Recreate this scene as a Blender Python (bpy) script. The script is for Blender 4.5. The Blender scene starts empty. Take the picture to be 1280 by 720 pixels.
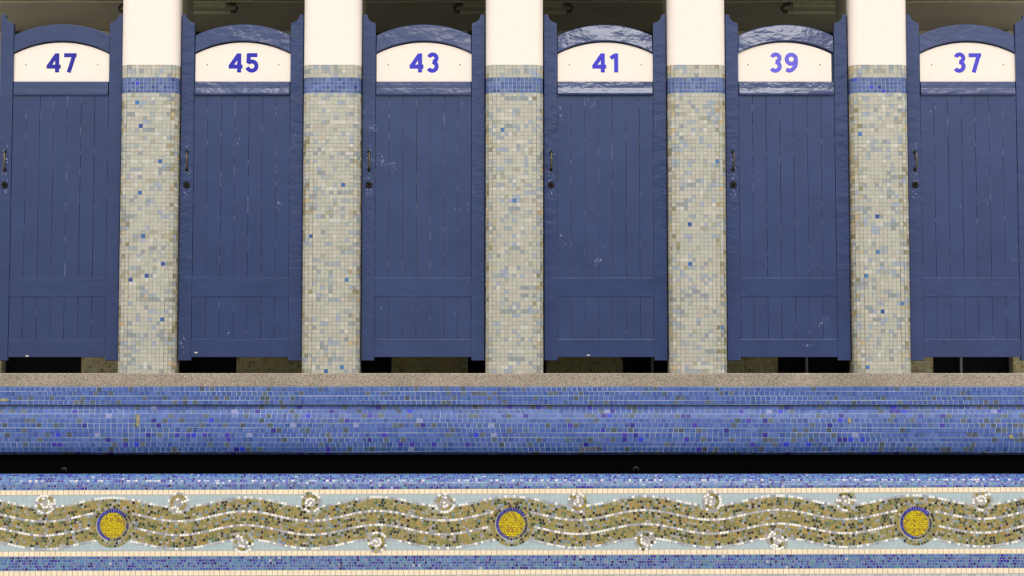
import bpy, bmesh, math, random
from mathutils import Vector, Matrix

random.seed(7)
S = bpy.context.scene
COL = S.collection

# ------------------------------------------------------------------ camera
F_PX = 2500.0
PITCH = math.atan(190.0 / F_PX)
CAM = Vector((0.0, -11.6, 1.45))
cd = bpy.data.cameras.new('camera')
cd.sensor_width = 36.0
cd.lens = 36.0 * F_PX / 1280.0
cd.clip_end = 200
cam = bpy.data.objects.new('camera', cd)
cam.location = CAM
cam.rotation_euler = (math.pi / 2 + PITCH, 0, 0)
COL.objects.link(cam)
S.camera = cam

# ------------------------------------------------------------------ sky, sun, exposure
world = bpy.data.worlds.new('overcast_sky')
S.world = world
world.use_nodes = True
nt = world.node_tree
nt.nodes.clear()
wo = nt.nodes.new('ShaderNodeOutputWorld')
bg = nt.nodes.new('ShaderNodeBackground')
tc = nt.nodes.new('ShaderNodeTexCoord')
sx = nt.nodes.new('ShaderNodeSeparateXYZ')
mr = nt.nodes.new('ShaderNodeMapRange')
mr.inputs['From Min'].default_value = 0.0
mr.inputs['From Max'].default_value = 1.0
mr.inputs['To Min'].default_value = 0.72
mr.inputs['To Max'].default_value = 1.0
nt.links.new(tc.outputs['Generated'], sx.inputs[0])
nt.links.new(sx.outputs['Z'], mr.inputs['Value'])
mx = nt.nodes.new('ShaderNodeMix')
mx.data_type = 'RGBA'
mx.blend_type = 'MULTIPLY'
mx.inputs['Factor'].default_value = 1.0
mx.inputs['A'].default_value = (0.97, 0.98, 1.0, 1)
nt.links.new(mr.outputs[0], mx.inputs['B'])
nt.links.new(mx.outputs['Result'], bg.inputs['Color'])
bg.inputs['Strength'].default_value = 1.42
nt.links.new(bg.outputs[0], wo.inputs[0])

sd = bpy.data.lights.new('veiled_sun', 'SUN')
sd.energy = 1.0
sd.angle = math.radians(22)
sd.color = (1.0, 0.975, 0.94)
sun = bpy.data.objects.new('veiled_sun', sd)
sun.rotation_euler = (math.radians(50), 0, math.radians(6))
COL.objects.link(sun)

S.view_settings.view_transform = 'Standard'
S.view_settings.look = 'None'
S.view_settings.gamma = 1.0
S.view_settings.exposure = 0.16


# ------------------------------------------------------------------ helpers
def W(px, py, Y):
    """World point on the plane y = Y that the photograph shows at (px, py)."""
    a = (px - 640.0) / F_PX
    b = (360.0 - py) / F_PX
    d = Vector((a, math.cos(PITCH) - b * math.sin(PITCH), math.sin(PITCH) + b * math.cos(PITCH)))
    t = (Y - CAM.y) / d.y
    return CAM + d * t


def Z(py, Y):
    return W(640, py, Y).z


def kscale(py, Y):
    return W(641, py, Y).x


def lin(c):
    return tuple(((v / 255.0) / 12.92 if v <= 10.3 else ((v / 255.0 + 0.055) / 1.055) ** 2.4) for v in c)


def tag(o, label=None, cat=None, group=None, kind=None):
    if label: o['label'] = label
    if cat: o['category'] = cat
    if group: o['group'] = group
    if kind: o['kind'] = kind
    return o


def link(name, data, parent=None, mats=()):
    o = bpy.data.objects.new(name, data)
    COL.objects.link(o)
    for m in mats:
        if m.name not in [x.name for x in data.materials]:
            data.materials.append(m)
    if parent is not None:
        o.parent = parent
    return o


def empty(name, loc):
    o = bpy.data.objects.new(name, None)
    o.empty_display_size = 0.1
    o.location = loc
    COL.objects.link(o)
    return o


def bm_obj(name, bm, mat, parent=None, smooth=False):
    me = bpy.data.meshes.new(name)
    bmesh.ops.recalc_face_normals(bm, faces=bm.faces)
    bm.to_mesh(me)
    bm.free()
    if smooth:
        me.polygons.foreach_set('use_smooth', [True] * len(me.polygons))
    return link(name, me, parent, (mat,))


def bevel(bm, w, seg=2, ang=30):
    es = [e for e in bm.edges if len(e.link_faces) == 2 and e.calc_face_angle(0) > math.radians(ang)]
    if es:
        bmesh.ops.bevel(bm, geom=es, offset=w, segments=seg, profile=0.5, affect='EDGES', clamp_overlap=True)


def box_bm(x0, x1, y0, y1, z0, z1, bev=0.0, bm=None):
    own = bm is None
    bm = bm or bmesh.new()
    v = [bm.verts.new((x, y, z)) for x in (x0, x1) for y in (y0, y1) for z in (z0, z1)]
    for f in ((0, 1, 3, 2), (4, 6, 7, 5), (0, 4, 5, 1), (2, 3, 7, 6), (0, 2, 6, 4), (1, 5, 7, 3)):
        bm.faces.new([v[i] for i in f])
    bmesh.ops.recalc_face_normals(bm, faces=bm.faces)
    if bev and own:
        bevel(bm, bev)
    return bm


def prism_xz(pts, y0, y1, bev=0.0, seg=2, ang=30, bm=None):
    """Polygon in x,z pushed along y."""
    own = bm is None
    bm = bm or bmesh.new()
    a = [bm.verts.new((x, y0, z)) for x, z in pts]
    b = [bm.verts.new((x, y1, z)) for x, z in pts]
    bm.faces.new(a)
    bm.faces.new(b[::-1])
    n = len(pts)
    for i in range(n):
        bm.faces.new((a[i], a[(i + 1) % n], b[(i + 1) % n], b[i]))
    bmesh.ops.recalc_face_normals(bm, faces=bm.faces)
    if bev and own:
        bevel(bm, bev, seg, ang)
    return bm


def strip_prism(p, q, y0, y1, bev=0.0, slope=0.0):
    """Solid between two polylines p and q (x,z), pushed along y."""
    bm = bmesh.new()
    r = [[bm.verts.new((x, y + (slope if pl is p and y == y0 else 0), z)) for x, z in pl] for pl in (p, q) for y in (y0, y1)]
    pa, pb, qa, qb = r
    n = len(p)
    for i in range(n - 1):
        bm.faces.new((pa[i], pa[i + 1], qa[i + 1], qa[i]))
        bm.faces.new((pb[i], qb[i], qb[i + 1], pb[i + 1]))
        bm.faces.new((pa[i], pb[i], pb[i + 1], pa[i + 1]))
        bm.faces.new((qa[i], qa[i + 1], qb[i + 1], qb[i]))
    for i in (0, n - 1):
        bm.faces.new((pa[i], qa[i], qb[i], pb[i]))
    bmesh.ops.recalc_face_normals(bm, faces=bm.faces)
    if bev:
        bevel(bm, bev, 2, 40)
    return bm


def prism_yz(pts, x0, x1, bm=None):
    """Profile in y,z pushed along x."""
    bm = bm or bmesh.new()
    a = [bm.verts.new((x0, y, z)) for y, z in pts]
    b = [bm.verts.new((x1, y, z)) for y, z in pts]
    bm.faces.new(a)
    bm.faces.new(b[::-1])
    n = len(pts)
    for i in range(n):
        bm.faces.new((a[i], a[(i + 1) % n], b[(i + 1) % n], b[i]))
    bmesh.ops.recalc_face_normals(bm, faces=bm.faces)
    return bm


def tube_bm(pts, r, n=8, bm=None):
    """Round bar along a polyline."""
    bm = bm or bmesh.new()
    rings = []
    for i, p in enumerate(pts):
        p = Vector(p)
        t = (Vector(pts[min(i + 1, len(pts) - 1)]) - Vector(pts[max(i - 1, 0)])).normalized()
        u = t.orthogonal().normalized() if i == 0 else (rings_u - t * rings_u.dot(t)).normalized()
        rings_u = u
        w = t.cross(u)
        rr = r[i] if isinstance(r, (list, tuple)) else r
        rings.append([bm.verts.new(p + (u * math.cos(2 * math.pi * k / n) + w * math.sin(2 * math.pi * k / n)) * rr) for k in range(n)])
    for A, B in zip(rings, rings[1:]):
        for k in range(n):
            bm.faces.new((A[k], A[(k + 1) % n], B[(k + 1) % n], B[k]))
    bm.faces.new(rings[0][::-1])
    bm.faces.new(rings[-1])
    return bm


def lathe_y(profile, cx, cz, n=20, bm=None):
    """Profile of (radius, y) turned about an axis along y."""
    bm = bm or bmesh.new()
    rings = [[bm.verts.new((cx + r * math.cos(2 * math.pi * k / n), y, cz + r * math.sin(2 * math.pi * k / n))) for k in range(n)] for r, y in profile]
    for A, B in zip(rings, rings[1:]):
        for k in range(n):
            bm.faces.new((A[k], A[(k + 1) % n], B[(k + 1) % n], B[k]))
    bm.faces.new(rings[0])
    bm.faces.new(rings[-1][::-1])
    return bm


class Tiles:
    """Collects raised, chamfered tiles, each with a colour of its own."""
    def __init__(self, cham=0.06):
        self.v, self.f, self.c = [], [], []
        self.cham = cham

    def add(self, c, u, v, n, su, sv, h, col, tilt=0.012):
        hu, hv = su / 2, sv / 2
        b = min(su, sv) * self.cham
        ta, tb = random.uniform(-tilt, tilt), random.uniform(-tilt, tilt)
        k = len(self.v)
        for a, d in ((-1, -1), (1, -1), (1, 1), (-1, 1)):
            self.v.append(tuple(c + u * (a * hu) + v * (d * hv) - n * 0.002))
        for a, d in ((-1, -1), (1, -1), (1, 1), (-1, 1)):
            x, y = a * (hu - b), d * (hv - b)
            self.v.append(tuple(c + u * x + v * y + n * (h + x * ta + y * tb)))
        self.f += [(k + 4, k + 5, k + 6, k + 7), (k, k + 1, k + 5, k + 4), (k + 1, k + 2, k + 6, k + 5), (k + 2, k + 3, k + 7, k + 6), (k + 3, k, k + 4, k + 7)]
        self.c += [(*lin(col), 1.0)] * 5

    def poly(self, pts, u, v, n, o, h, col):
        """A tile of any convex outline (pts in u,v about o)."""
        k = len(self.v)
        m = len(pts)
        cx = sum(p[0] for p in pts) / m
        cy = sum(p[1] for p in pts) / m
        for x, y in pts:
            self.v.append(tuple(o + u * x + v * y - n * 0.002))
        for x, y in pts:
            self.v.append(tuple(o + u * (cx + (x - cx) * .86) + v * (cy + (y - cy) * .86) + n * h))
        self.f.append(tuple(range(k + m, k + 2 * m)))
        for i in range(m):
            j = (i + 1) % m
            self.f.append((k + i, k + j, k + m + j, k + m + i))
        self.c += [(*lin(col), 1.0)] * (m + 1)

    def mesh(self, name, mat):
        me = bpy.data.meshes.new(name)
        me.from_pydata(self.v, [], self.f)
        at = me.attributes.new('tile_color', 'FLOAT_COLOR', 'FACE')
        at.data.foreach_set('color', [x for c in self.c for x in c])
        me.materials.append(mat)
        return me

    def build(self, name, mat, parent, stuff=True):
        o = link(name, self.mesh(name, mat), parent)
        if stuff: o['kind'] = 'stuff'
        return o


UNIT = {}


def single_tile(parent, c, u, v, n, su, sv, h, col, mat, label=None):
    """One tile as a part of its own; alike tiles share a mesh."""
    key = (tuple(col), mat.name)
    if key not in UNIT:
        t = Tiles()
        t.add(Vector((0, 0, 0)), Vector((1, 0, 0)), Vector((0, 1, 0)), Vector((0, 0, 1)), 1, 1, 1, col, 0)
        for i, p in enumerate(t.v):
            t.v[i] = (p[0], p[1], 1.0 if i > 3 else -0.5)
        UNIT[key] = t.mesh('tile', mat)
    o = bpy.data.objects.new('tile', UNIT[key])
    COL.objects.link(o)
    o.parent = parent
    m = Matrix((u * su, v * sv, n * h)).transposed().to_4x4()
    m.translation = c
    o.matrix_local = m
    if label: o['label'] = label
    return o


# ------------------------------------------------------------------ materials
def new_mat(name):
    m = bpy.data.materials.new(name)
    m.use_nodes = True
    n = m.node_tree
    b = n.nodes['Principled BSDF']
    return m, n, b


SHIFT = [0]      # moves the noise so that no two doors wear alike


def noise(n, scale, detail=4, rough=0.55, vec=None, stretch=None, shift=None):
    x = n.nodes.new('ShaderNodeTexNoise')
    x.inputs['Scale'].default_value = scale
    x.inputs['Detail'].default_value = detail
    x.inputs['Roughness'].default_value = rough
    t = n.nodes.new('ShaderNodeTexCoord')
    src = t.outputs['Object']
    shift = shift or SHIFT[0]
    if stretch or shift:
        mp = n.nodes.new('ShaderNodeMapping')
        mp.inputs['Scale'].default_value = stretch or (1, 1, 1)
        mp.inputs['Location'].default_value = (shift * 3.7, shift * 1.3, shift * 2.9)
        n.links.new(src, mp.inputs[0])
        src = mp.outputs[0]
    n.links.new(src, x.inputs['Vector'])
    return x


def ramp(n, src, stops):
    r = n.nodes.new('ShaderNodeValToRGB')
    e = r.color_ramp.elements
    while len(e) < len(stops):
        e.new(0.5)
    for i, (p, c) in enumerate(stops):
        e[i].position = p
        e[i].color = (*c, 1) if len(c) == 3 else c
    n.links.new(src, r.inputs[0])
    return r


def bump(n, b, src, strength, dist):
    x = n.nodes.new('ShaderNodeBump')
    x.inputs['Strength'].default_value = strength
    x.inputs['Distance'].default_value = dist
    n.links.new(src, x.inputs['Height'])
    n.links.new(x.outputs[0], b.inputs['Normal'])
    return x


def mix(n, fac, a, b, mode='MIX'):
    m = n.nodes.new('ShaderNodeMix')
    m.data_type = 'RGBA'
    m.blend_type = mode
    for s, v in (('Factor', fac), ('A', a), ('B', b)):
        if hasattr(v, 'is_linked'):
            n.links.new(v, m.inputs[s])
        else:
            m.inputs[s].default_value = v if s == 'Factor' else ((*v, 1) if len(v) == 3 else v)
    return m.outputs['Result']


def plain(name, rgb, rough=0.6, var=0.12, scale=30, bmp=0.15, dist=0.002, metal=0.0, spec=0.5):
    m, n, b = new_mat(name)
    c = lin(rgb)
    x = noise(n, scale)
    r = ramp(n, x.outputs['Fac'], [(0.3, tuple(v * (1 - var) for v in c)), (0.7, tuple(min(1, v * (1 + var)) for v in c))])
    n.links.new(r.outputs[0], b.inputs['Base Color'])
    b.inputs['Roughness'].default_value = rough
    b.inputs['Metallic'].default_value = metal
    b.inputs['Specular IOR Level'].default_value = spec
    if bmp: bump(n, b, x.outputs['Fac'], bmp, dist)
    return m


def tile_mat(name, rough=0.35, gain=1.0, spec=0.5, mottle=0.10):
    m, n, b = new_mat(name)
    a = n.nodes.new('ShaderNodeAttribute')
    a.attribute_name = 'tile_color'
    x = noise(n, 60, 3)
    r = ramp(n, x.outputs['Fac'], [(0.25, ((1 - mottle) * gain,) * 3), (0.75, ((1 + mottle) * gain,) * 3)])
    n.links.new(mix(n, 1.0, a.outputs['Color'], r.outputs[0], 'MULTIPLY'), b.inputs['Base Color'])
    b.inputs['Roughness'].default_value = rough
    b.inputs['Specular IOR Level'].default_value = spec
    return m


def paint_mat(name, rgb, wear, shine, lump=0.35, planks=None, scuff=None):
    """Thick brushed gloss paint with small chips; on planks also chipped along the joints."""
    m, n, b = new_mat(name)
    c = lin(rgb)
    x = noise(n, 5, 4)
    base = ramp(n, x.outputs['Fac'], [(0.3, tuple(v * 0.90 for v in c)), (0.7, tuple(v * 1.10 for v in c))])
    ch = noise(n, 150, 3, 0.7, stretch=(1.0, 1.0, 0.35))
    zone = noise(n, 7, 3)

    def op(kind, p, q, r=None):
        k = n.nodes.new('ShaderNodeMath')
        k.operation = kind
        for i, v in enumerate((p, q, r)):
            if v is None: continue
            if hasattr(v, 'is_linked'): n.links.new(v, k.inputs[i])
            else: k.inputs[i].default_value = v
        return k.outputs[0]
    k = ramp(n, op('MULTIPLY', ch.outputs['Fac'], zone.outputs['Fac']), [(0.445 - wear, (0, 0, 0)), (0.46 - wear, (1, 1, 1))])
    colour = mix(n, k.outputs[0], base.outputs[0], lin((140, 146, 176)))
    if planks:
        t = n.nodes.new('ShaderNodeTexCoord')
        sp = n.nodes.new('ShaderNodeSeparateXYZ')
        n.links.new(t.outputs['Object'], sp.inputs[0])
        u = op('DIVIDE', op('ADD', sp.outputs['X'], planks[1]), planks[0])
        near = op('GREATER_THAN', op('ABSOLUTE', op('SUBTRACT', op('FRACT', u, 0.0), 0.5), 0.0), 0.466)
        v = noise(n, 30, 4, 0.7, stretch=(2.0, 1.0, 0.5))
        height = op('MULTIPLY_ADD', sp.outputs['Z'], 0.045, -0.06)
        chip = ramp(n, op('ADD', v.outputs['Fac'], height), [(0.54, (0, 0, 0)), (0.60, (.75, .75, .75))])
        colour = mix(n, op('MULTIPLY', near, chip.outputs[0]), colour, lin((130, 138, 172)))
    if scuff:      # paint scratched round the pull and the keyhole
        t = n.nodes.new('ShaderNodeTexCoord')
        sp = n.nodes.new('ShaderNodeSeparateXYZ')
        n.links.new(t.outputs['Object'], sp.inputs[0])
        ax = op('LESS_THAN', op('ABSOLUTE', op('SUBTRACT', sp.outputs['X'], scuff[0]), 0.0), 0.017)
        az = op('LESS_THAN', op('ABSOLUTE', op('SUBTRACT', sp.outputs['Z'], scuff[1]), 0.0), 0.165)
        v = noise(n, 75, 4, 0.65)
        k = ramp(n, v.outputs['Fac'], [(0.58, (0, 0, 0)), (0.62, (.8, .8, .8))])
        colour = mix(n, op('MULTIPLY', op('MULTIPLY', ax, az), k.outputs[0]), colour, lin((150, 156, 186)))
    n.links.new(colour, b.inputs['Base Color'])
    b.inputs['Roughness'].default_value = shine
    b.inputs['Specular IOR Level'].default_value = 0.5
    w = noise(n, 9 if lump > .55 else 16, 3, 0.5, stretch=(0.8, 1, 1.3))
    f = noise(n, 60, 2, 0.5, stretch=(0.6, 1, 1))
    bump(n, b, op('MULTIPLY_ADD', f.outputs['Fac'], 0.12, w.outputs['Fac']), min(1.0, lump), 0.011 if lump > .55 else 0.007)
    return m


def granite_mat():
    m, n, b = new_mat('speckled_granite')
    v = n.nodes.new('ShaderNodeTexVoronoi')
    v.inputs['Scale'].default_value = 290
    t = n.nodes.new('ShaderNodeTexCoord')
    n.links.new(t.outputs['Object'], v.inputs['Vector'])
    sep = n.nodes.new('ShaderNodeSeparateColor')
    n.links.new(v.outputs['Color'], sep.inputs[0])
    r = ramp(n, sep.outputs[0], [(0.0, lin((92, 82, 72))), (0.2, lin((140, 127, 112))), (0.5, lin((166, 152, 136))), (0.8, lin((180, 166, 148))), (1.0, lin((200, 188, 172)))])
    x = noise(n, 3.5, 5)
    r2 = ramp(n, x.outputs['Fac'], [(0.3, (0.78, 0.77, 0.74)), (0.65, (1, 1, 1))])
    n.links.new(mix(n, 1.0, r.outputs[0], r2.outputs[0], 'MULTIPLY'), b.inputs['Base Color'])
    b.inputs['Roughness'].default_value = 0.75
    bump(n, b, sep.outputs[0], 0.3, 0.001)
    return m


M_PLASTER = plain('cream_plaster', (244, 231, 219), 0.75, 0.02, 14, 0.35, 0.004)
M_COLGROUT = plain('column_grout', (192, 186, 166), 0.9, 0.2, 40, 0.2)
M_COLTILE = tile_mat('column_glazed_tiles', 0.38, 0.92)
M_BANDGROUT = plain('band_grout', (148, 160, 190), 0.9, 0.1, 40, 0.1)
M_LEDGEGROUT = plain('ledge_grout', (176, 186, 206), 0.9, 0.15, 40, 0.1)
M_LEDGETILE = tile_mat('ledge_glass_tiles', 0.40, 0.90)
M_BASINGROUT = plain('basin_grout', (172, 168, 156), 0.9, 0.12, 60, 0.1)
M_BASINTILE = tile_mat('basin_glass_tiles', 0.28, 0.92)
M_CREAM = tile_mat('cream_border_tiles', 0.4, 1.0, mottle=0.03)
M_GRANITE = granite_mat()
M_PLATE = plain('cream_enamel', (245, 232, 218), 0.35, 0.015, 20, 0.05)
M_DARK = plain('shade_black', (5, 4, 2), 0.9, 0.3, 12, 0.2, spec=0.04)  # near-black colour carries the shade of the recess and channel
M_IRON = plain('blackened_iron', (40, 36, 36), 0.45, 0.25, 60, 0.2, metal=0.7)
M_BRASS = plain('worn_brass', (104, 92, 66), 0.42, 0.2, 80, 0.15, metal=0.9)
M_SCREW = plain('screw_steel', (90, 84, 76), 0.5, 0.2, 80, 0)
M_CEIL = plain('olive_grey_plaster', (150, 142, 120), 0.85, 0.1, 3, 0.2)
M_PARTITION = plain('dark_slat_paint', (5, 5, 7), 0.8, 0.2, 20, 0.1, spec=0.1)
M_FIXTURE = plain('dusty_fitting_enamel', (186, 184, 150), 0.5, 0.12, 30, 0)
M_FLOOR = plain('passage_concrete', (86, 82, 74), 0.85, 0.2, 6, 0.2)
M_PAVING = plain('courtyard_paving', (176, 166, 150), 0.9, 0.12, 4, 0.2)
M_FAR = plain('far_render', (120, 116, 112), 0.85, 0.1, 1.5, 0.2)
M_HOLDER = plain('dusty_lamp_holder', (80, 77, 60), 0.6, 0.12, 30, 0)
M_MORTAR = plain('buff_mortar', (158, 146, 112), 0.9, 0.3, 70, 0.5)
M_CRACK = plain('brown_open_joint', (150, 124, 84), 0.95, 0.3, 60, 0)
M_POST = plain('grey_post_paint', (96, 94, 88), 0.5, 0.1, 20, 0)
M_CHIP = plain('bare_wood', (205, 190, 170), 0.8, 0.1, 60, 0.1)

# ------------------------------------------------------------------ levels
YC = -0.07                              # column front
FLOOR = Z(466.5, YC)
CEIL = CAM.z + (550 - 2) / 0.905 * 11.6 / F_PX + 0.03
REAR = 2.10
XW = 4.2

# ------------------------------------------------------------------ setting
tag(bm_obj('ground', box_bm(-16, 16, -27, -1.12, -0.2, 0.0), M_PAVING), 'pale paved courtyard ground in front of the basin wall', 'ground', kind='structure')
tag(bm_obj('wall_far', box_bm(-16, 16, -27.4, -27, 0, 7.4), M_FAR), 'grey rendered wall across the courtyard facing the cabins', 'wall', kind='structure')
tag(bm_obj('floor', box_bm(-XW, XW, -0.06, REAR + 0.3, FLOOR - 0.15, FLOOR), M_FLOOR), 'dim concrete floor running under the cabin doors', 'floor', kind='structure')
tag(bm_obj('ceiling', box_bm(-XW, XW, -0.14, REAR + 0.3, CEIL, CEIL + 0.25), M_CEIL), 'olive grey ceiling seen above the cabin doors', 'ceiling', kind='structure')
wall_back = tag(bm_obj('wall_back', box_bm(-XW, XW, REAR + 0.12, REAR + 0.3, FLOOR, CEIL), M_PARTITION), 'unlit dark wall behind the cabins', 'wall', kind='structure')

SP = (W(1100, 275, YC).x - W(185, 275, YC).x) / 4.0 * 1.0025        # spacing of the columns
X0 = W(643, 275, YC).x                                     # middle column

CREAMS = [((187, 184, 169), 42), ((182, 180, 167), 26), ((191, 187, 171), 16), ((177, 177, 167), 11), ((158, 165, 168), 10), ((146, 152, 153), 6), ((185, 176, 160), 3), ((157, 167, 180), 6), ((164, 162, 143), 3), ((202, 198, 186), 6)]
BLUES = [((78, 97, 150), 40), ((88, 107, 158), 30), ((70, 88, 140), 18), ((104, 124, 160), 6), ((96, 110, 138), 5)]


def pick(pal, j=5):
    c = random.choices([p[0] for p in pal], [p[1] for p in pal])[0]
    d = random.uniform(-j, j)
    return tuple(max(0, min(255, v + d + random.uniform(-j, j) * .4)) for v in c)


EX, EZ, NY = Vector((1, 0, 0)), Vector((0, 0, 1)), Vector((0, -1, 0))
PIER = [((158, 144, 92), 40), ((146, 134, 84), 30), ((136, 122, 72), 16), ((120, 108, 64), 8), ((152, 150, 112), 8)]  # cream tiles; the dim olive light of the passage is put into their colour
# rear piers clad in tiles, one behind each door
for i in range(-1, 7):
    cx = X0 + (i - 2.5) * SP - 0.047
    pw = 0.26
    p = bm_obj('pier', box_bm(cx - pw, cx + pw, REAR, REAR + 0.12, FLOOR, CEIL, 0.012), M_COLGROUT, wall_back)
    t = Tiles()
    z = FLOOR + 0.014
    while z < FLOOR + 0.40:
        for k in range(20):
            x = cx - pw + 0.013 + k * 0.026
            t.add(Vector((x, REAR, z)), EX, EZ, NY, 0.0245, 0.0245, 0.003, pick(PIER, 8))
        z += 0.026
    t.build('pier_tiles', M_COLTILE, p)
for i in range(-2, 4):
    px = X0 + i * SP - 0.113
    bm_obj('post', box_bm(px - 0.009, px + 0.009, REAR + 0.06, REAR + 0.10, FLOOR, CEIL, 0.002), M_POST, wall_back)

# slatted partitions behind the columns
for i in range(-2, 3):
    cx = X0 + i * SP
    name = 'wall_side'
    p = tag(bm_obj(name, box_bm(cx - 0.155, cx + 0.155, 0.12, 0.52, FLOOR + 1.2, CEIL, 0.004), M_CEIL), 'olive partition between two cabins, mostly hidden behind its column', 'wall', 'cabin partitions', 'structure')
    for s in (-1, 1):
        for y in (0.26, 1.18):
            bm_obj('post', box_bm(cx + s * 0.05 - 0.01, cx + s * 0.05 + 0.01, y - 0.02, y + 0.02, FLOOR, FLOOR + 1.2), M_PARTITION, p)
    for k in range(22):
        z = FLOOR + 0.012 + k * 0.054
        bm = prism_yz([(0.28, z), (1.16, z), (1.16, z + 0.03), (0.28, z + 0.03)], cx - 0.055, cx + 0.055)
        bm_obj('slat', bm, M_PARTITION, p)

# ------------------------------------------------------------------ granite kerb and blue ledge
YK = -0.16
k1, k0 = Z(466.3, YK), Z(483.6, YK)
kb = box_bm(-XW, XW, YK, -0.06, k0, k1)
bevel(kb, 0.006, 2)
tag(bm_obj('trim_1', kb, M_GRANITE), 'speckled beige granite kerb under the columns and doors', 'kerb', kind='structure')

ledge = tag(empty('mosaic_ledge', (0, YK, FLOOR - 0.5)), 'long blue mosaic ledge with a rounded nose below the granite kerb', 'ledge')
LO = Vector((0, YK, FLOOR - 0.5))
LEDGE = [((76, 106, 178), 40), ((70, 99, 172), 28), ((86, 114, 182), 16), ((62, 92, 162), 12), ((76, 104, 154), 8)]
ODD = [(84, 100, 118), (76, 90, 104), (94, 104, 120)]
VIVID = [((44, 66, 210), 'cobalt blue glass tile'), ((66, 58, 176), 'violet glass tile'), ((44, 42, 146), 'indigo glass tile'), ((146, 150, 200), 'lavender glass tile')]

# profile rows: (y, z, tilt of the normal above the horizontal, height)
rows = []
ysp = YK - 0.004
zt = k0
hz = (k0 - Z(505.8, ysp)) / 4
for i in range(4):
    rows.append((ysp, zt - (i + .5) * hz, 0.0, hz, 'strip'))
z = Z(505.8, ysp)
y = ysp + 0.020
angs = [2, 31, 11, 5, 2, 0, -1, -4, -9, -20, -52]
tot = Z(505.8, ysp) - Z(568.2, ysp - 0.12)
sz = tot / sum(math.cos(math.radians(a)) for a in angs)
prof = [(y, z)]
for a in angs:
    r = math.radians(a)
    ny, nz = y - sz * math.sin(r), z - sz * math.cos(r)
    rows.append(((y + ny) / 2, (z + nz) / 2, r, sz, 'roll'))
    y, z = ny, nz
    prof.append((y, z))
YNOSE = min(p[0] for p in prof)
ZNOSE = prof[-1][1]
core = [(0.0, k0), (ysp, k0), (ysp, rows[3][1] - hz / 2), (ysp + 0.02, rows[3][1] - hz / 2)] + prof[1:] + [(prof[-1][0] + 0.05, ZNOSE - 0.004), (0.0, ZNOSE - 0.004)]
cb = prism_yz([(a - LO.y, b - LO.z) for a, b in core], -XW, XW)
bm_obj('ledge_body', cb, M_LEDGEGROUT, ledge)
t = Tiles()
nvivid = 0
for ri, (y, z, a, h, kind) in enumerate(rows):
    u = EX
    v = Vector((0, math.sin(a), math.cos(a)))
    n = Vector((0, -math.cos(a), math.sin(a)))
    pitch = 0.0292 if kind == 'strip' else 0.0322
    x = -XW + random.uniform(0, pitch)
    wob = random.uniform(0, 6)
    while x < XW:
        w = pitch * random.uniform(0.93, 1.07)
        c = Vector((x + w / 2, y, z + 0.0008 * math.sin(x * 5 + wob))) - LO
        q = random.random()
        open_ = max(0.0, math.sin(x * 1.9 + ri * .55 + 1) * math.sin(x * 4.3 - ri * .9) + .45) / 1.45
        g = 0.0005 + 0.0026 * open_ * random.uniform(.5, 1.2)
        gv = 0.0008 + 0.0022 * max(0.0, math.sin(x * 1.3 + ri * 2.1) * .6 + .4)
        vis = abs(x) < 2.8
        if kind == 'roll' and q < 0.055 and vis and nvivid < 260 and 0 < ri:
            col, lab = random.choices(VIVID, (3, 4, 4, 2))[0]
            single_tile(ledge, c, u, v, n, w - g, h - gv, 0.0032, col, M_LEDGETILE, lab)
            nvivid += 1
        else:
            if q < (0.145 if kind == 'roll' else 0.10):
                d = random.uniform(-8, 8)
                col = tuple(s + d for s in random.choice(ODD))
            else:
                col = pick(LEDGE, 6)
            t.add(c, u, v, n, w - g, h - gv, 0.003, col, 0.03)
        x += w
t.build('ledge_tiles', M_LEDGETILE, ledge)
# lost tiles made good with buff mortar
for px, py, hw_, hh_ in ((172.5, 527, 2.6, 9), (5, 500, 8, 2.2), (1264, 546, 3.6, 3.6), (1062, 526, 2.6, 4)):
    row = min(rows, key=lambda q: abs(Z(py, q[0]) - q[1]))
    k = kscale(py, row[0])
    bm = bmesh.new()
    c = Vector(((px - 640) * k, row[0] - 0.0012, Z(py, row[0]))) - LO
    vs = [bm.verts.new(c + Vector((hw_ * k * math.cos(a) * random.uniform(.65, 1.2), 0, hh_ * k * math.sin(a) * random.uniform(.8, 1.1)))) for a in [j * math.pi / 7 for j in range(14)]]
    ex = bmesh.ops.extrude_face_region(bm, geom=[bm.faces.new(vs)])
    for v in [g for g in ex['geom'] if isinstance(g, bmesh.types.BMVert)]: v.co = Vector((c.x + (v.co.x - c.x) * .85, v.co.y - 0.0045, c.z + (v.co.z - c.z) * .85))
    bm_obj('mortar_patch', bm, M_MORTAR, ledge)['label'] = 'buff mortar patch where tiles are missing'

# dark recess and channel below the ledge
YB = -1.25                               # front face of the basin wall
KB = (YB - CAM.y) / F_PX * 1.0           # metres per pixel on it


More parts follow.
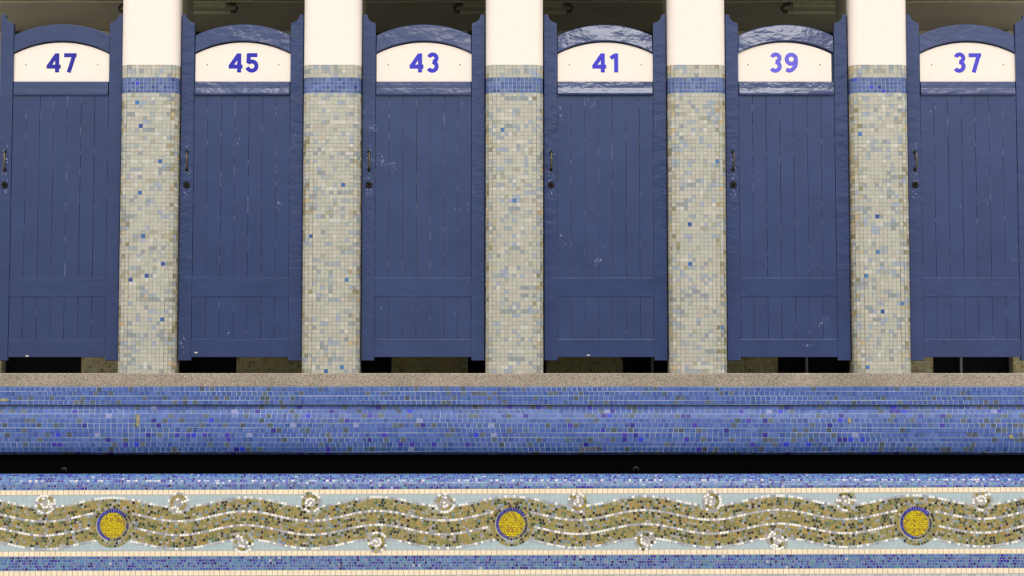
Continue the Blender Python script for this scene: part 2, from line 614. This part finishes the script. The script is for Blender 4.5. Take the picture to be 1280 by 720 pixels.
zl = Z(593.2, YB + 0.07)
tag(bm_obj('trim_2', box_bm(-XW, XW, -0.10, -0.02, zl - 0.6, ZNOSE - 0.004), M_DARK), 'recessed wall coloured black for the shadow under the blue ledge', 'wall', kind='structure')
tag(bm_obj('trim_3', box_bm(-XW, XW, YB + 0.2, -0.10, zl - 0.7, zl - 0.6), M_DARK), 'shade-black bed of the water channel between ledge and basin wall', 'channel', kind='structure')
for px, py, lab in ((795, 587.0, 'small dark pipe outlet in the channel, the ringed one right of the middle sun'), (80, 588.0, 'small dark pipe outlet in the channel above the left spiral')):
    p = W(px, py, -0.10)
    o = tag(empty('pipe_outlet', (p.x, -0.10, p.z)), lab, 'pipe', 'pipe outlets in the channel')
    r = 0.0115
    bm_obj('pipe', lathe_y([(r, 0), (r, -0.05), (r - .004, -0.055), (r - .006, -0.05), (r - .006, -0.005)], 0, 0), M_IRON, o)
    bm_obj('flange', lathe_y([(r + .007, 0), (r + .007, -0.006), (r + .001, -0.009)], 0, 0), M_IRON, o)

# ------------------------------------------------------------------ basin wall with the mosaic frieze
basin = tag(empty('basin_wall', (0, YB, 0)), 'low mosaic basin wall with olive waves, spirals and three yellow suns', 'wall', kind='thing')
BO = Vector((0, YB, 0))
kb_ = kscale(650, YB)
SL = -0.0030


def bu(px):
    return (px - 640) * kb_


def bz(px, py):
    return Z(py + (px - 640) * SL, YB)


def P(px, py):
    """Point of the wall face (local) for frieze coordinates in pixels."""
    return Vector((bu(px), 0, bz(px, py)))


R = 0.070
ztop = zl + 0.002
zc = ztop - R
arc = [(R - R * math.cos(a), zc + R * math.sin(a)) for a in [math.pi / 2 * k / 10 for k in range(11)]]
core = [(0, 0.0)] + arc + [(0.20, ztop), (0.20, 0.0)]
bm_obj('wall_body', prism_yz(core, -XW, XW), M_BASINGROUT, basin)

SMALTI = [((76, 118, 184), 30), ((64, 100, 176), 24), ((96, 136, 190), 14), ((54, 82, 166), 14), ((80, 138, 172), 14), ((110, 124, 182), 6)]
NAVY = [(32, 30, 146), (40, 38, 158), (24, 26, 116), (48, 54, 176)]


def smalti(glare_row=False):
    q = random.random()
    if q < 0.13: return random.choice(NAVY)
    if q < 0.138: return (176, 182, 208)
    if glare_row and q < 0.45: return random.choice([(176, 186, 214), (206, 206, 222), (150, 168, 206), (214, 200, 212), (168, 180, 214)])  # sky glare along the rounded lip, painted as paler tiles
    return pick(SMALTI, 8)


t = Tiles()
pt = 3.55 * kb_
# rounded lip: rows run from the top down to the first cream border
nrow = 9
zcream = Z(610.8, YB)
span = R * math.pi / 2 + max(0, zc - zcream)
for i in range(nrow):
    x = -3.7 + random.uniform(0, pt)
    while x < 3.7:
        w = pt * random.uniform(.9, 1.12)
        sp = span - x * 0.0030
        q = (i + .5) * sp / nrow
        a = max(0.0, math.pi / 2 - q / R)
        if a > 0:
            y, z = R - R * math.cos(a), zc + R * math.sin(a)
        else:
            y, z = 0, zc - (q - R * math.pi / 2)
        n = Vector((0, -math.cos(a), math.sin(a)))
        v = Vector((0, math.sin(a), math.cos(a)))
        t.add(Vector((x, y, z)), EX, v, n, w * .90, sp / nrow * .90, 0.002, smalti(i == 5), 0.05)
        x += w
# blue band between the cream borders
for i in range(5):
    py = 694.3 + (i + .5) * 17.4 / 5
    px = -250 + random.uniform(0, 3)
    while px < 1530:
        w = 3.55 * random.uniform(.85, 1.15)
        t.add(P(px + w / 2, py), EX, EZ, NY, w * kb_ * .9, 3.48 * kb_ * .88, 0.002, smalti(), 0.05)
        px += w
t.build('blue_tiles', M_BASINTILE, basin)

t = Tiles()
for y0, y1 in ((610.9, 617.3), (687.5, 693.9), (711.9, 718.6)):
    px = -250
    while px < 1530:
        w = 6.55 * random.uniform(.96, 1.04)
        d = random.uniform(-5, 5)
        t.add(P(px + w / 2, (y0 + y1) / 2), EX, EZ, NY, w * kb_ * .965, (y1 - y0) * kb_, 0.0014, (238 + d, 219 + d, 190 + d), 0.01)
        px += w
t.build('cream_border_tiles', M_CREAM, basin)

# wave geometry, in pixels on the wall face
SUNS = [(141, 655.2), (639.6, 655.2), (1144.7, 655.6)]
TROUGH = [-447, -279.5, -112, 55.5, 223.5, 388.5, 555, 722.2, 889, 1057, 1227.5, 1395, 1562, 1729]
LOWER = [(-28, 676.4), (304.6, 676.9), (471, 676.4), (805.5, 676.9), (972.5, 676.2), (1311, 676.4)]
UPPER = [(x, 627.9) for x in TROUGH[3:-3]]


def phase(px):
    for a, b, i in zip(TROUGH, TROUGH[1:], range(20)):
        if px <= b:
            return i + (px - a) / (b - a)
    return 13.0


def wave(px, off):
    return off + 6.1 * math.cos(2 * math.pi * phase(px))


def inside(px, py, r):
    for cx, cy in SUNS:
        if math.hypot(px - cx, py - cy) < 28.2 * r: return True
    for cx, cy in UPPER + LOWER:
        if math.hypot(px - cx, py - cy) < 13.9 * r: return True
    return False


OLIVE = [((160, 144, 70), 26), ((144, 134, 64), 20), ((172, 148, 74), 12), ((174, 168, 152), 10), ((160, 160, 164), 5), ((126, 126, 64), 10), ((90, 90, 34), 7), ((66, 66, 26), 8), ((64, 44, 22), 5), ((94, 114, 70), 6), ((124, 146, 158), 4), ((178, 140, 58), 5), ((42, 50, 22), 4)]
WHITES = [((246, 240, 232), 42), ((182, 178, 182), 32), ((158, 158, 168), 16), ((206, 200, 196), 12)]
RIM = [((164, 163, 168), 40), ((182, 179, 178), 16), ((246, 242, 236), 44)]
PEARL = [((246, 242, 236), 62), ((170, 168, 174), 22), ((190, 188, 186), 16)]

t = Tiles()
ROWS = 16
RH = 52.2 / 15
for i in range(ROWS):
    off = 626.8 + i * RH
    px = -250 + random.uniform(0, 3)
    while px < 1530:
        w = 3.75 * random.uniform(.88, 1.14)
        mxp = px + w / 2
        py = wave(mxp, off)
        if not inside(mxp, py, 1.0):
            sl = (wave(mxp + 1, off) - wave(mxp - 1, off)) / 2 + SL
            u = Vector((1, 0, -sl)).normalized()
            v = Vector((sl, 0, 1)).normalized()
            col = pick(WHITES, 5) if i % 5 == 0 else pick(OLIVE, 8)
            t.add(P(mxp, py), u, v, NY, w * kb_ * .90, RH * kb_ * .88, 0.0026, col, 0.05)
        px += w
t.build('wave_tiles', M_BASINTILE, basin)

# pale ground tiles around the waves
t = Tiles(0.01)
px = -250
while px < 1530:
    w = 6.6
    for j in range(10):
        py = 617.6 + (j + .5) * 6.97
        cx_ = px + w / 2
        edge_top = wave(cx_, 626.8)
        edge_bot = wave(cx_, 626.8 + 52.2)
        if edge_top + 3 < py < edge_bot - 3: continue
        if any(math.hypot(cx_ - a, py - b) < 11.5 for a, b in UPPER + LOWER): continue
        d = random.uniform(-3, 3)
        t.add(P(cx_, py), EX, EZ, NY, w * kb_ * .99, 6.97 * kb_ * .995, 0.0008, (170 + d, 186 + d, 190 + d), 0.004)
    px += w
t.build('pale_blue_tiles', M_CREAM, basin)

# spirals: each a coil of small tiles of its own
for si, (cx, cy) in enumerate(UPPER + LOWER):
    t = Tiles()
    hand = 1 if si < len(UPPER) else -1
    start = random.uniform(0, 6.28)
    t.add(P(cx, cy), EX, EZ, NY, 3.2 * kb_, 3.2 * kb_, 0.003, pick(PEARL, 4))
    th, r = 0.0, 3.2
    turn = 3.6
    while True:
        r = 3.2 + turn * th / (2 * math.pi)
        if r > 13.2: break
        a = start + hand * th
        ring = r / 13.0
        if r > 10.0: col = pick(RIM, 5) if random.random() < .88 else pick(OLIVE, 6)
        elif r > 6.9: col = pick(OLIVE[:8], 8) if random.random() < .88 else pick(PEARL, 5)
        else: col = pick(PEARL, 4)
        px, py = cx + r * math.cos(a), cy - r * math.sin(a)
        u = Vector((-math.sin(a), 0, math.cos(a)))
        v = Vector((math.cos(a), 0, math.sin(a)))
        step = 3.85 * random.uniform(.92, 1.08)
        t.add(P(px, py), u, v, NY, step * kb_ * .93, 3.4 * kb_ * .94, 0.003, col, 0.05)
        th += step / max(r, 1.6)
    o = t.build('spiral', M_BASINTILE, basin)

# suns: yellow disc of irregular tiles, navy crescent ring, olive collar
SUNCOL = [((214, 192, 14), 64), ((204, 182, 20), 22), ((190, 164, 34), 10), ((170, 134, 54), 14)]
for cx, cy in SUNS:
    t = Tiles()
    c0 = P(cx, cy)
    step = 3.05
    for j in range(-7, 8):
        for i in range(-7, 8):
            ox = (i + (.5 if j % 2 else 0)) * step + random.uniform(-.35, .35)
            oy = j * step * .9 + random.uniform(-.3, .3)
            if math.hypot(ox, oy) > 15.3: continue
            m = random.choice((4, 5, 6))
            ph = random.uniform(0, 6.28)
            pts = [(1.75 * kb_ * math.cos(ph + 2 * math.pi * k / m), 1.75 * kb_ * math.sin(ph + 2 * math.pi * k / m)) for k in range(m)]
            t.poly(pts, EX, EZ, NY, c0 + EX * (ox * kb_) + EZ * (oy * kb_), 0.003 + random.uniform(0, .0006), pick(SUNCOL, 6))
    for rr in (22.6, 26.0):
        n_ = int(2 * math.pi * rr / 3.7)
        for k in range(n_):
            a = 2 * math.pi * (k + random.uniform(-.1, .1)) / n_
            u = Vector((-math.sin(a), 0, math.cos(a)))
            v = Vector((math.cos(a), 0, math.sin(a)))
            t.add(c0 + v * (rr * kb_), u, v, NY, 3.3 * kb_, 3.1 * kb_, 0.003, pick(OLIVE, 8), 0.05)
    # thin darker side of the ring
    for k in range(14):
        a = math.radians(-103 + k * 10.5)
        u = Vector((-math.sin(a), 0, math.cos(a)))
        v = Vector((math.cos(a), 0, math.sin(a)))
        t.add(c0 + v * (18.5 * kb_), u, v, NY, 3.0 * kb_, 3.3 * kb_, 0.003, random.choice([(70, 62, 36), (92, 86, 46), (120, 112, 64), (58, 52, 90), (150, 136, 76)]), 0.05)
    sun_o = t.build('sun_disc', M_BASINTILE, basin)
    sun_o['label'] = 'round yellow sun with a navy tile rim'
    del sun_o['kind']
    sun_o['kind'] = 'stuff'
    db = lathe_y([(15.9 * kb_, 0), (15.9 * kb_, -0.0014)], c0.x, c0.z, 32)
    bm_obj('sun_bed', db, plain('sun_bed_grout', (150, 128, 40), 0.9, 0.1, 60, 0) if 'sun_bed_grout' not in bpy.data.materials else bpy.data.materials['sun_bed_grout'], sun_o)
    for k in range(25):
        a = math.radians(38 + k * 9.0)
        wd = 4.7 if k < 8 else max(2.6, 4.2 - (k - 8) * .11)
        rad = 16.3 + wd / 2
        u = Vector((-math.sin(a), 0, math.cos(a)))
        v = Vector((math.cos(a), 0, math.sin(a)))
        single_tile(sun_o, c0 + v * (rad * kb_), u, v, NY, 2.3 * kb_, wd * kb_, 0.0036, random.choice([(44, 42, 158), (34, 32, 130), (56, 56, 176)]), M_BASINTILE)

# grey-blue paving rows at the very foot of the frame
t = Tiles()
for j in range(3):
    px = -250
    while px < 1530:
        w = 9.0 * random.uniform(.95, 1.05)
        d = random.uniform(-12, 12)
        t.add(P(px + w / 2, 722.4 + j * 7), EX, EZ, NY, w * kb_ * .95, 6.7 * kb_, 0.002, (176 + d, 182 + d, 180 + d), 0.01)
        px += w
t.build('grey_tiles', M_CREAM, basin)

# ------------------------------------------------------------------ columns
HW = 0.1645
RC = 0.052
DEPTH = 0.16


def perimeter(s):
    """Point and outward normal on the column outline at arc length s from the middle of the front."""
    sg = 1 if s >= 0 else -1
    s = abs(s)
    a = HW - RC
    q = RC * math.pi / 2
    if s <= a: return Vector((sg * s, 0, 0)), Vector((0, -1, 0))
    s -= a
    if s <= q:
        t_ = s / RC
        return Vector((sg * (a + RC * math.sin(t_)), RC - RC * math.cos(t_), 0)), Vector((sg * math.sin(t_), -math.cos(t_), 0))
    s -= q
    return Vector((sg * HW, RC + s, 0)), Vector((sg, 0, 0))


def outline(off, n=8):
    a = HW - RC
    out = []
    for cxx, cyy, a0 in ((a, RC, -90), (a, DEPTH - RC, 0), (-a, DEPTH - RC, 90), (-a, RC, 180)):
        for k in range(n + 1):
            t_ = math.radians(a0 + 90 * k / n)
            out.append((cxx + (RC + off) * math.cos(t_), cyy + (RC + off) * math.sin(t_)))
    return out


def prism_z(pts, z0, z1):
    bm = bmesh.new()
    a = [bm.verts.new((x, y, z0)) for x, y in pts]
    b = [bm.verts.new((x, y, z1)) for x, y in pts]
    bm.faces.new(a[::-1])
    bm.faces.new(b)
    n = len(pts)
    for i in range(n):
        bm.faces.new((a[i], a[(i + 1) % n], b[(i + 1) % n], b[i]))
    bmesh.ops.recalc_face_normals(bm, faces=bm.faces)
    return bm


ACC = [((54, 100, 168), 'bright blue tile'), ((46, 80, 156), 'bright blue tile'), ((68, 122, 180), 'bright blue tile')]
ztile = Z(81.0, YC)
zb1, zb0 = Z(97.0, YC), Z(116.0, YC)
COLS = ['leftmost cream mosaic column with a white top, between doors forty-seven and forty-five',
        'second cream mosaic column from the left, between doors forty-five and forty-three',
        'middle cream mosaic column with a white top, between doors forty-three and forty-one',
        'fourth cream mosaic column from the left, between doors forty-one and thirty-nine',
        'rightmost cream mosaic column with olive-toned edges, between doors thirty-nine and thirty-seven']
CRACKS = [[(-1, 270), (1, 372)], [(-1, 205)], [], [(-1, 325), (1, 345)], [(-1, 330), (1, 318)]]
OPEN = [0.3, 0.9, 0.3, 0.5, 0.6]
STYLE = [  # share of olive tiles on left / right edge, dirty share, level of the cracks
    (0.4, 0.5, 0.10), (0.5, 0.3, 0.05), (0.35, 0.3, 0.06), (0.45, 0.5, 0.07), (0.75, 0.5, 0.10)]
for ci in range(5):
    cx = X0 + (ci - 2) * SP
    col = tag(empty('mosaic_column', (cx, YC, FLOOR)), COLS[ci], 'column', 'mosaic columns between the doors', 'thing')
    o = bm_obj('plaster_top', prism_z(outline(0.0035), ztile - FLOOR, CEIL - FLOOR), M_PLASTER, col, False)
    gl, gr, oddp = STYLE[ci]
    o = bm_obj('shaft', prism_z(outline(0), 0, ztile - FLOOR), M_COLGROUT, col)
    bm_obj('band_bed', prism_z(outline(0.0012), zb0 - FLOOR, zb1 - FLOOR), M_BANDGROUT, col)
    t = Tiles(0.012)
    tb = Tiles()
    pu = 0.02315
    bands = []
    n0 = 3
    for k in range(n0): bands.append((ztile - (k + .5) * (ztile - zb1) / n0, (ztile - zb1) / n0, 'c'))
    for k in range(4): bands.append((zb1 - (k + .5) * (zb1 - zb0) / 4, (zb1 - zb0) / 4, 'b'))
    nlow = round((zb0 - FLOOR) / 0.0229)
    for k in range(nlow): bands.append((zb0 - (k + .5) * (zb0 - FLOOR) / nlow, (zb0 - FLOOR) / nlow, 'c'))
    nacc = 0
    wl = [random.uniform(-.0012, .0012) for _ in range(60)]
    for zi, (z, h, kind) in enumerate(bands):
        prev = None
        low = max(0.0, min(1.0, (1.5 - (z - FLOOR)) / 0.7))          # the joints open towards the foot
        for k in range(-13, 14):
            s = k * pu + wl[k + 13] * .4
            p, n = perimeter(s)
            u = Vector((-n.y, n.x, 0))
            edge = abs(p.x) > HW - RC * 1.1
            gap = 0.0002 + (0.0007 * low * OPEN[ci] if not edge else 0.0019 * low) + (0.0006 if random.random() < .06 else 0)
            if abs(k) == 5 and low > .25: gap += 0.0014
            c = Vector((p.x, p.y, z - FLOOR))
            if kind == 'b':
                q = random.random()
                bc = pick(BLUES, 7)
                if q < .03 and abs(k) < 7:
                    single_tile(col, c, u, EZ, n, pu - .0018, h - .0018, 0.003, random.choice([(36, 34, 128), (60, 62, 200)]), M_COLTILE, 'dark blue tile')
                else:
                    tb.add(c, u, EZ, n, pu - .0015, h - .0015, 0.0026, bc, 0.03)
                continue
            q = random.random()
            if q < .009 and abs(k) < 7 and zi > 8:
                cc, lab = random.choice(ACC)
                single_tile(col, c, u, EZ, n, pu - gap, h - gap, 0.003, cc, M_COLTILE, lab)
                nacc += 1
                continue
            cc = prev if prev is not None and random.random() < .16 else pick(CREAMS, 3)
            prev = cc
            mottle = (gl if k < 0 else gr) * max(0.0, (abs(k) - 4.5) / 4)
            if edge and random.random() < mottle * .55:
                cc = random.choice([(150, 142, 108), (168, 150, 116), (196, 172, 130), (160, 166, 160), (136, 130, 100)])
            elif edge and random.random() < mottle:
                cc = (cc[0] - 6, cc[1] - 12, cc[2] - 26)
            t.add(c, u, EZ, n, pu - gap, h - gap * .9, 0.003, cc, 0.02)
    for side, py0 in CRACKS[ci]:       # open brown joint where the corner tiling has parted
        zt_, pts = Z(py0, YC) - FLOOR, []
        for j in range(26):
            p, n = perimeter(side * 4.5 * pu + random.uniform(-.0012, .0012))
            pts.append((p.x, p.y - 0.0018, zt_ * (1 - j / 25.0) + .004))
        bm_obj('joint_crack', tube_bm(pts, [random.uniform(.0007, .0019) for _ in pts], 6), M_CRACK, col)
    t.build('cream_tiles', M_COLTILE, col)
    tb.build('blue_band_tiles', M_COLTILE, col)

# ------------------------------------------------------------------ numerals
def arc_pts(cx, cy, r, a0, a1, n=20, ry=None):
    ry = ry or r
    return [(cx + r * math.cos(math.radians(a0 + (a1 - a0) * k / n)), cy + ry * math.sin(math.radians(a0 + (a1 - a0) * k / n))) for k in range(n + 1)]


def smooth_path(ctrl, n=8):
    out = []
    c = [ctrl[0]] + ctrl + [ctrl[-1]]
    for i in range(1, len(c) - 2):
        p0, p1, p2, p3 = (Vector(c[j]) for j in (i - 1, i, i + 1, i + 2))
        for k in range(n):
            s = k / n
            out.append(tuple(0.5 * ((2 * p1) + (p2 - p0) * s + (2 * p0 - 5 * p1 + 4 * p2 - p3) * s * s + (3 * p1 - p0 - 3 * p2 + p3) * s ** 3)))
    out.append(tuple(ctrl[-1]))
    return out


DIGITS = {   # strokes in pixels, y up from the baseline; second item = advance width
    '4': ([[(12.4, 22.6), (2.5, 8.0)], [(0.0, 7.4), (17.4, 7.4)], [(13.1, 0), (13.1, 24.2)]], 17.4),
    '7': ([[(0, 21.9), (15.6, 21.9)], [(12.9, 22.6), (6.0, 0)]], 15.6),
    '5': ([[(2.6, 22.0), (14.2, 22.0)], [(3.6, 24.2), (3.1, 11.5)], smooth_path([(2.6, 12.1), (5.2, 13.4), (8.0, 13.9), (11.6, 12.2), (13.2, 8.0), (11.6, 3.9), (7.6, 2.3), (4.0, 3.3), (1.4, 6.2)])], 15.6),
    '3': ([arc_pts(7.4, 18.2, 4.7, 165, -90, 18), arc_pts(6.8, 7.6, 5.5, 88, -150, 20)], 14.6),
    '9': ([arc_pts(8.0, 16.8, 5.8, 0, 360, 28), smooth_path([(13.8, 16.8), (13.9, 12.5), (12.6, 7.6), (9.6, 4.0), (5.8, 2.3), (1.6, 3.6)])], 16.2),
    '1': ([[(0.6, 17.9), (5.4, 21.6)], [(7.4, 0), (7.4, 24.2)]], 9.8),
}


def digit_bm(ch, ox, oz, k, y, w=5.0, bm=None):
    bm = bm or bmesh.new()
    for j, path in enumerate(DIGITS[ch][0]):
        pts = [Vector(p) for p in path]
        L, R_ = [], []
        for i, p in enumerate(pts):
            a = (pts[i] - pts[i - 1]).normalized() if i else (pts[1] - pts[0]).normalized()
            b = (pts[i + 1] - pts[i]).normalized() if i < len(pts) - 1 else a
            t_ = (a + b).normalized()
            nrm = Vector((-t_.y, t_.x)) * (w / 2) / max(.5, t_.dot(a))
            L.append(p + nrm)
            R_.append(p - nrm)
        yy = y - j * 0.00015
        f = lambda q, d: bm.verts.new((ox + q.x * k, d, oz + q.y * k))
        la, ra, lb, rb = [[f(q, d) for q in s] for d in (yy, y + 0.0015) for s in (L, R_)]
        for i in range(len(pts) - 1):
            bm.faces.new((la[i], la[i + 1], ra[i + 1], ra[i]))
            bm.faces.new((la[i], lb[i], lb[i + 1], la[i + 1]))
            bm.faces.new((ra[i], ra[i + 1], rb[i + 1], rb[i]))
        for i in (0, -1):
            bm.faces.new((la[i], ra[i], rb[i], lb[i]))
    return bm


# ------------------------------------------------------------------ doors
KD = kscale(250, 0.0)
DOORS = [  # number, numeral colour, paint wear, gloss roughness, paint, chips of bare wood (dx, py)
    ('47', (22, 20, 150), 0.004, 0.30, (46, 60, 100), [(-36, 445)]),
    ('45', (24, 25, 170), 0.010, 0.24, (49, 63, 104), [(-54, 440.6)]),
    ('43', (48, 46, 190), 0.006, 0.26, (51, 65, 105), []),
    ('41', (54, 50, 198), 0.008, 0.18, (51, 65, 105), [(-22, 444)]),
    ('39', (102, 94, 214), 0.006, 0.19, (53, 66, 107), []),
    ('37', (70, 64, 200), 0.016, 0.25, (55, 67, 108), []),
]
zd = lambda py: Z(py, 0.0) - FLOOR
DOOR_LABEL = {
    '47': 'blue plank cabin door forty-seven, leftmost, its left edge at the photo border',
    '45': 'blue plank cabin door forty-five, between the leftmost and second columns',
    '43': 'blue plank cabin door forty-three, directly left of the middle column',
    '41': 'blue plank cabin door forty-one, directly right of the middle column',
    '39': 'blue plank cabin door thirty-nine with pale faded violet numerals',
    '37': 'chalky scuffed blue plank cabin door thirty-seven, rightmost of the row'}
SLOPE = [.003, .010, .012, .019, .018, .007]
LUMP = [.35, .9, .6, .85, .85, .5]
PLATE_OFF = [-.2, .3, .3, .4, -2.6, .6]
for di, (num, ncol, wear, shine, rgb, chips) in enumerate(DOORS):
    cx = X0 + (di - 2.5) * SP
    door = tag(empty('cabin_door', (cx, 0, FLOOR)), DOOR_LABEL[num], 'door', 'numbered blue cabin doors', 'thing')
    SHIFT[0] = di + 1
    mp = paint_mat('blue_gloss_paint_' + num, rgb, wear, shine)
    mt = paint_mat('lumpy_gloss_paint_' + num, rgb, wear, shine, LUMP[di])
    ms = paint_mat('stile_gloss_paint_' + num, rgb, wear, shine, (.25, .5, .4, .4, .45, .35)[di], None, ((-76.6 + 8.6) * KD, zd(212)))
    mk = paint_mat('plank_gloss_paint_' + num, rgb, wear, max(shine, .24), 0.09, (2 * 60.2 * KD / 7, 60.2 * KD))
    X = lambda dx: dx * KD
    hw = 76.6
    # stiles with scooped horns
    for s in (-1, 1):
        pts = [(-hw, 450.6), (-hw, 18.2), (-hw + 5.6, 18.2)]
        for k in range(1, 9):
            a = math.radians(180 - 90 * k / 9 * 1.0)
            pts.append((-hw + 15.4 + 9.8 * math.cos(a), 18.6 + 9.6 * math.sin(math.radians(90 * k / 9)) - 0.0))
        pts += [(-hw + 16.2, 29.4), (-hw + 16.2, 450.6)]
        poly = [(s * X(x), zd(y)) for x, y in pts]
        bm_obj('stile', prism_xz(poly, -0.001, 0.040, 0.0028, 2, 40), ms, door)
    iw = hw - 16.4
    # arched top rail
    def arcline(y_side, y_mid, half, n=24):
        out = []
        sag = (y_side - y_mid)
        rad = (half * half + sag * sag) / (2 * sag)
        for k in range(n + 1):
            x = -half + 2 * half * k / n
            out.append((X(x), zd(y_mid + rad - math.sqrt(rad * rad - x * x))))
        return out
    bm_obj('arched_rail', strip_prism(arcline(43.5, 29.8, iw), arcline(66.0, 51.0, iw), 0.000, 0.040, 0.005, SLOPE[di]), mt, door)
    # back board behind the plate
    bm_obj('back_board', strip_prism(arcline(52.0, 38.5, iw), [(X(-iw + 2 * iw * k / 24), zd(118)) for k in range(25)], 0.028, 0.036), mp, door)
    # sloping ledge below the plate
    dp = (.35, .9, .55, 1.0, .7, .6)[di]
    prof = [(0.016, zd(101.4)), (0.001, zd(102.2)), (0.0 - .0015 * dp, zd(106)), (0.0 - .004 * dp, zd(110)), (-.0085 * dp, zd(113.4)), (-0.0125 * dp, zd(116.6)), (-0.012 * dp, zd(118.6)), (-0.008 * dp, zd(119.4)), (0.034, zd(119.6)), (0.034, zd(101.4))]
    bm_obj('drip_ledge', prism_yz(prof, X(-iw + 1), X(iw - 1)), mt, door)
    # planks above and below the middle rail
    pwid = 2 * iw / 7
    for y0, y1 in ((119.0, 347.5), (370.5, 424.5)):
        for k in range(7):
            a = -iw + k * pwid
            dy = random.uniform(-0.0012, 0.0012)
            g = random.uniform(0.0005, 0.0012)
            bm_obj('plank', box_bm(X(a) + g, X(a + pwid) - g, 0.0045 + dy, 0.030, zd(y1), zd(y0), 0.0014), mk, door)
    bm_obj('middle_rail', box_bm(X(-iw), X(iw), 0.0015, 0.036, zd(370.8), zd(347.2), 0.0014), mp, door)
    bm_obj('bottom_rail', box_bm(X(-iw), X(iw), 0.002, 0.038, zd(446.2), zd(424.0), 0.0014), mp, door)
    # number plate
    po = PLATE_OFF[di]
    pts = [(x, z) for x, z in arcline(66.8, 52.6, 59.9)]
    plate = bm_obj('number_plate', strip_prism([(x + X(po), z) for x, z in pts], [(X(-59.9 + 119.8 * k / 24 + po), zd(101.6)) for k in range(25)], 0.015, 0.024, 0.0012), M_PLATE, door)
    mn = plain('numeral_enamel_' + num, ncol, 0.45, 0.08, 40, 0)
    ws = [DIGITS[c][1] for c in num]
    gap = 4.3 if '1' not in num else 5.2
    x = -(sum(ws) + gap) / 2 + (0.6 if num == '45' else 0)
    for c, w_ in zip(num, ws):
        o = bm_obj('numeral', digit_bm(c, X(x + po), zd(89.9), KD, 0.0138), mn, plate)
        x += w_ + gap
    for sx_ in (-45.0, 45.3):
        bm_obj('screw', lathe_y([(0.0036, 0.0155), (0.0036, 0.0142), (0.0022, 0.0136)], X(sx_ + po), zd(80.3), 10), M_SCREW, plate)
    # pull handle
    hx = X(-hw + 8.4)
    zt_, zb_ = zd(190.2), zd(212.0)
    handle = bm_obj('handle', tube_bm([(hx, -0.002, zt_), (hx + .001, -0.020, zt_ - .002), (hx + .0035, -0.030, zt_ - .012), (hx + .0045, -0.034, (zt_ + zb_) / 2), (hx + .0035, -0.030, zb_ + .012), (hx + .001, -0.020, zb_ + .002), (hx, -0.002, zb_)], [.006, .005, .0045, .005, .0045, .005, .006], 10), M_BRASS, door, True)
    for zz, h in ((zt_ + .001, 1), (zb_ - .001, -1)):
        b_ = lathe_y([(0.0105, 0.0005), (0.0105, -0.003), (0.008, -0.0055)], hx, zz, 14)
        bm_obj('handle_rose', b_, M_IRON, handle)
    # keyhole escutcheon
    kz = zd(231.2)
    es = bm_obj('keyhole_plate', lathe_y([(0.0205, 0.0), (0.0205, -0.003), (0.017, -0.0065), (0.0125, -0.0065), (0.0115, -0.0035), (0.006, -0.0035)], hx + .0005, kz, 24), M_IRON, door)
    kh = lathe_y([(0.0052, -0.003), (0.0052, -0.0042)], hx + .0005, kz + .002, 12)
    box_bm(hx - .002, hx + .003, -0.0042, -0.003, kz - .010, kz + .002, bm=kh)
    bm_obj('keyhole', kh, M_DARK, es)
    # bare-wood chips in the paint
    for dx, py in chips:
        bm = bmesh.new()
        vs = [bm.verts.new((X(dx) + .011 * math.cos(a) * random.uniform(.8, 1.2), 0.0012, zd(py) + .0045 * math.sin(a) * random.uniform(.8, 1.2))) for a in [k * math.pi / 5 for k in range(10)]]
        r_ = bmesh.ops.extrude_face_region(bm, geom=[bm.faces.new(vs)])
        for v in [g for g in r_['geom'] if isinstance(g, bmesh.types.BMVert)]: v.co.y += 0.004
        bm_obj('bare_chip', bm, M_CHIP, door)

# ------------------------------------------------------------------ passage fittings above the doors
YF = 1.25
for i, lab in ((-2, 'unlit fluorescent batten under the ceiling, showing above door forty-five on the left'), (0, 'unlit fluorescent batten under the ceiling, its middle hidden by the middle column'), (2, 'unlit fluorescent batten under the ceiling, showing above door thirty-nine on the right')):
    cpx = {-2: 222.5, 0: 641.5, 2: 1051}[i]
    cx = W(cpx, 10, YF).x
    o = tag(empty('fluorescent_batten', (cx, YF, CEIL)), lab, 'light', 'fluorescent battens in the passage')
    hl = 0.385
    bm_obj('housing', box_bm(-hl * .82, hl * .82, -0.03, 0.03, -0.035, 0.0, 0.004), M_FIXTURE, o)
    bm_obj('tube', tube_bm([(-hl * .9, -0.005, -0.062), (hl * .9, -0.005, -0.062)], 0.013, 10), M_FIXTURE, o)
    for s in (-1, 1):
        bm_obj('lamp_holder', tube_bm([(s * hl * .86, -0.005, -0.008), (s * hl * .96, -0.005, -0.016), (s * hl, -0.005, -0.036), (s * hl * .98, -0.005, -0.056), (s * hl * .86, -0.005, -0.064)], 0.011, 8), M_HOLDER, o)
pts = []
for k in range(61):
    px = -150 + k * 26.5
    p = W(px, 2.6, YF - 0.1)
    pts.append((p.x, YF - 0.1, CEIL - 0.010 - 0.006 * abs(math.sin((px - 80) / 227 * math.pi))))
tag(bm_obj('cable_conduit', tube_bm(pts, 0.0075, 8), M_FIXTURE, None, True), 'thin pale conduit sagging along the ceiling above the doors', 'conduit')
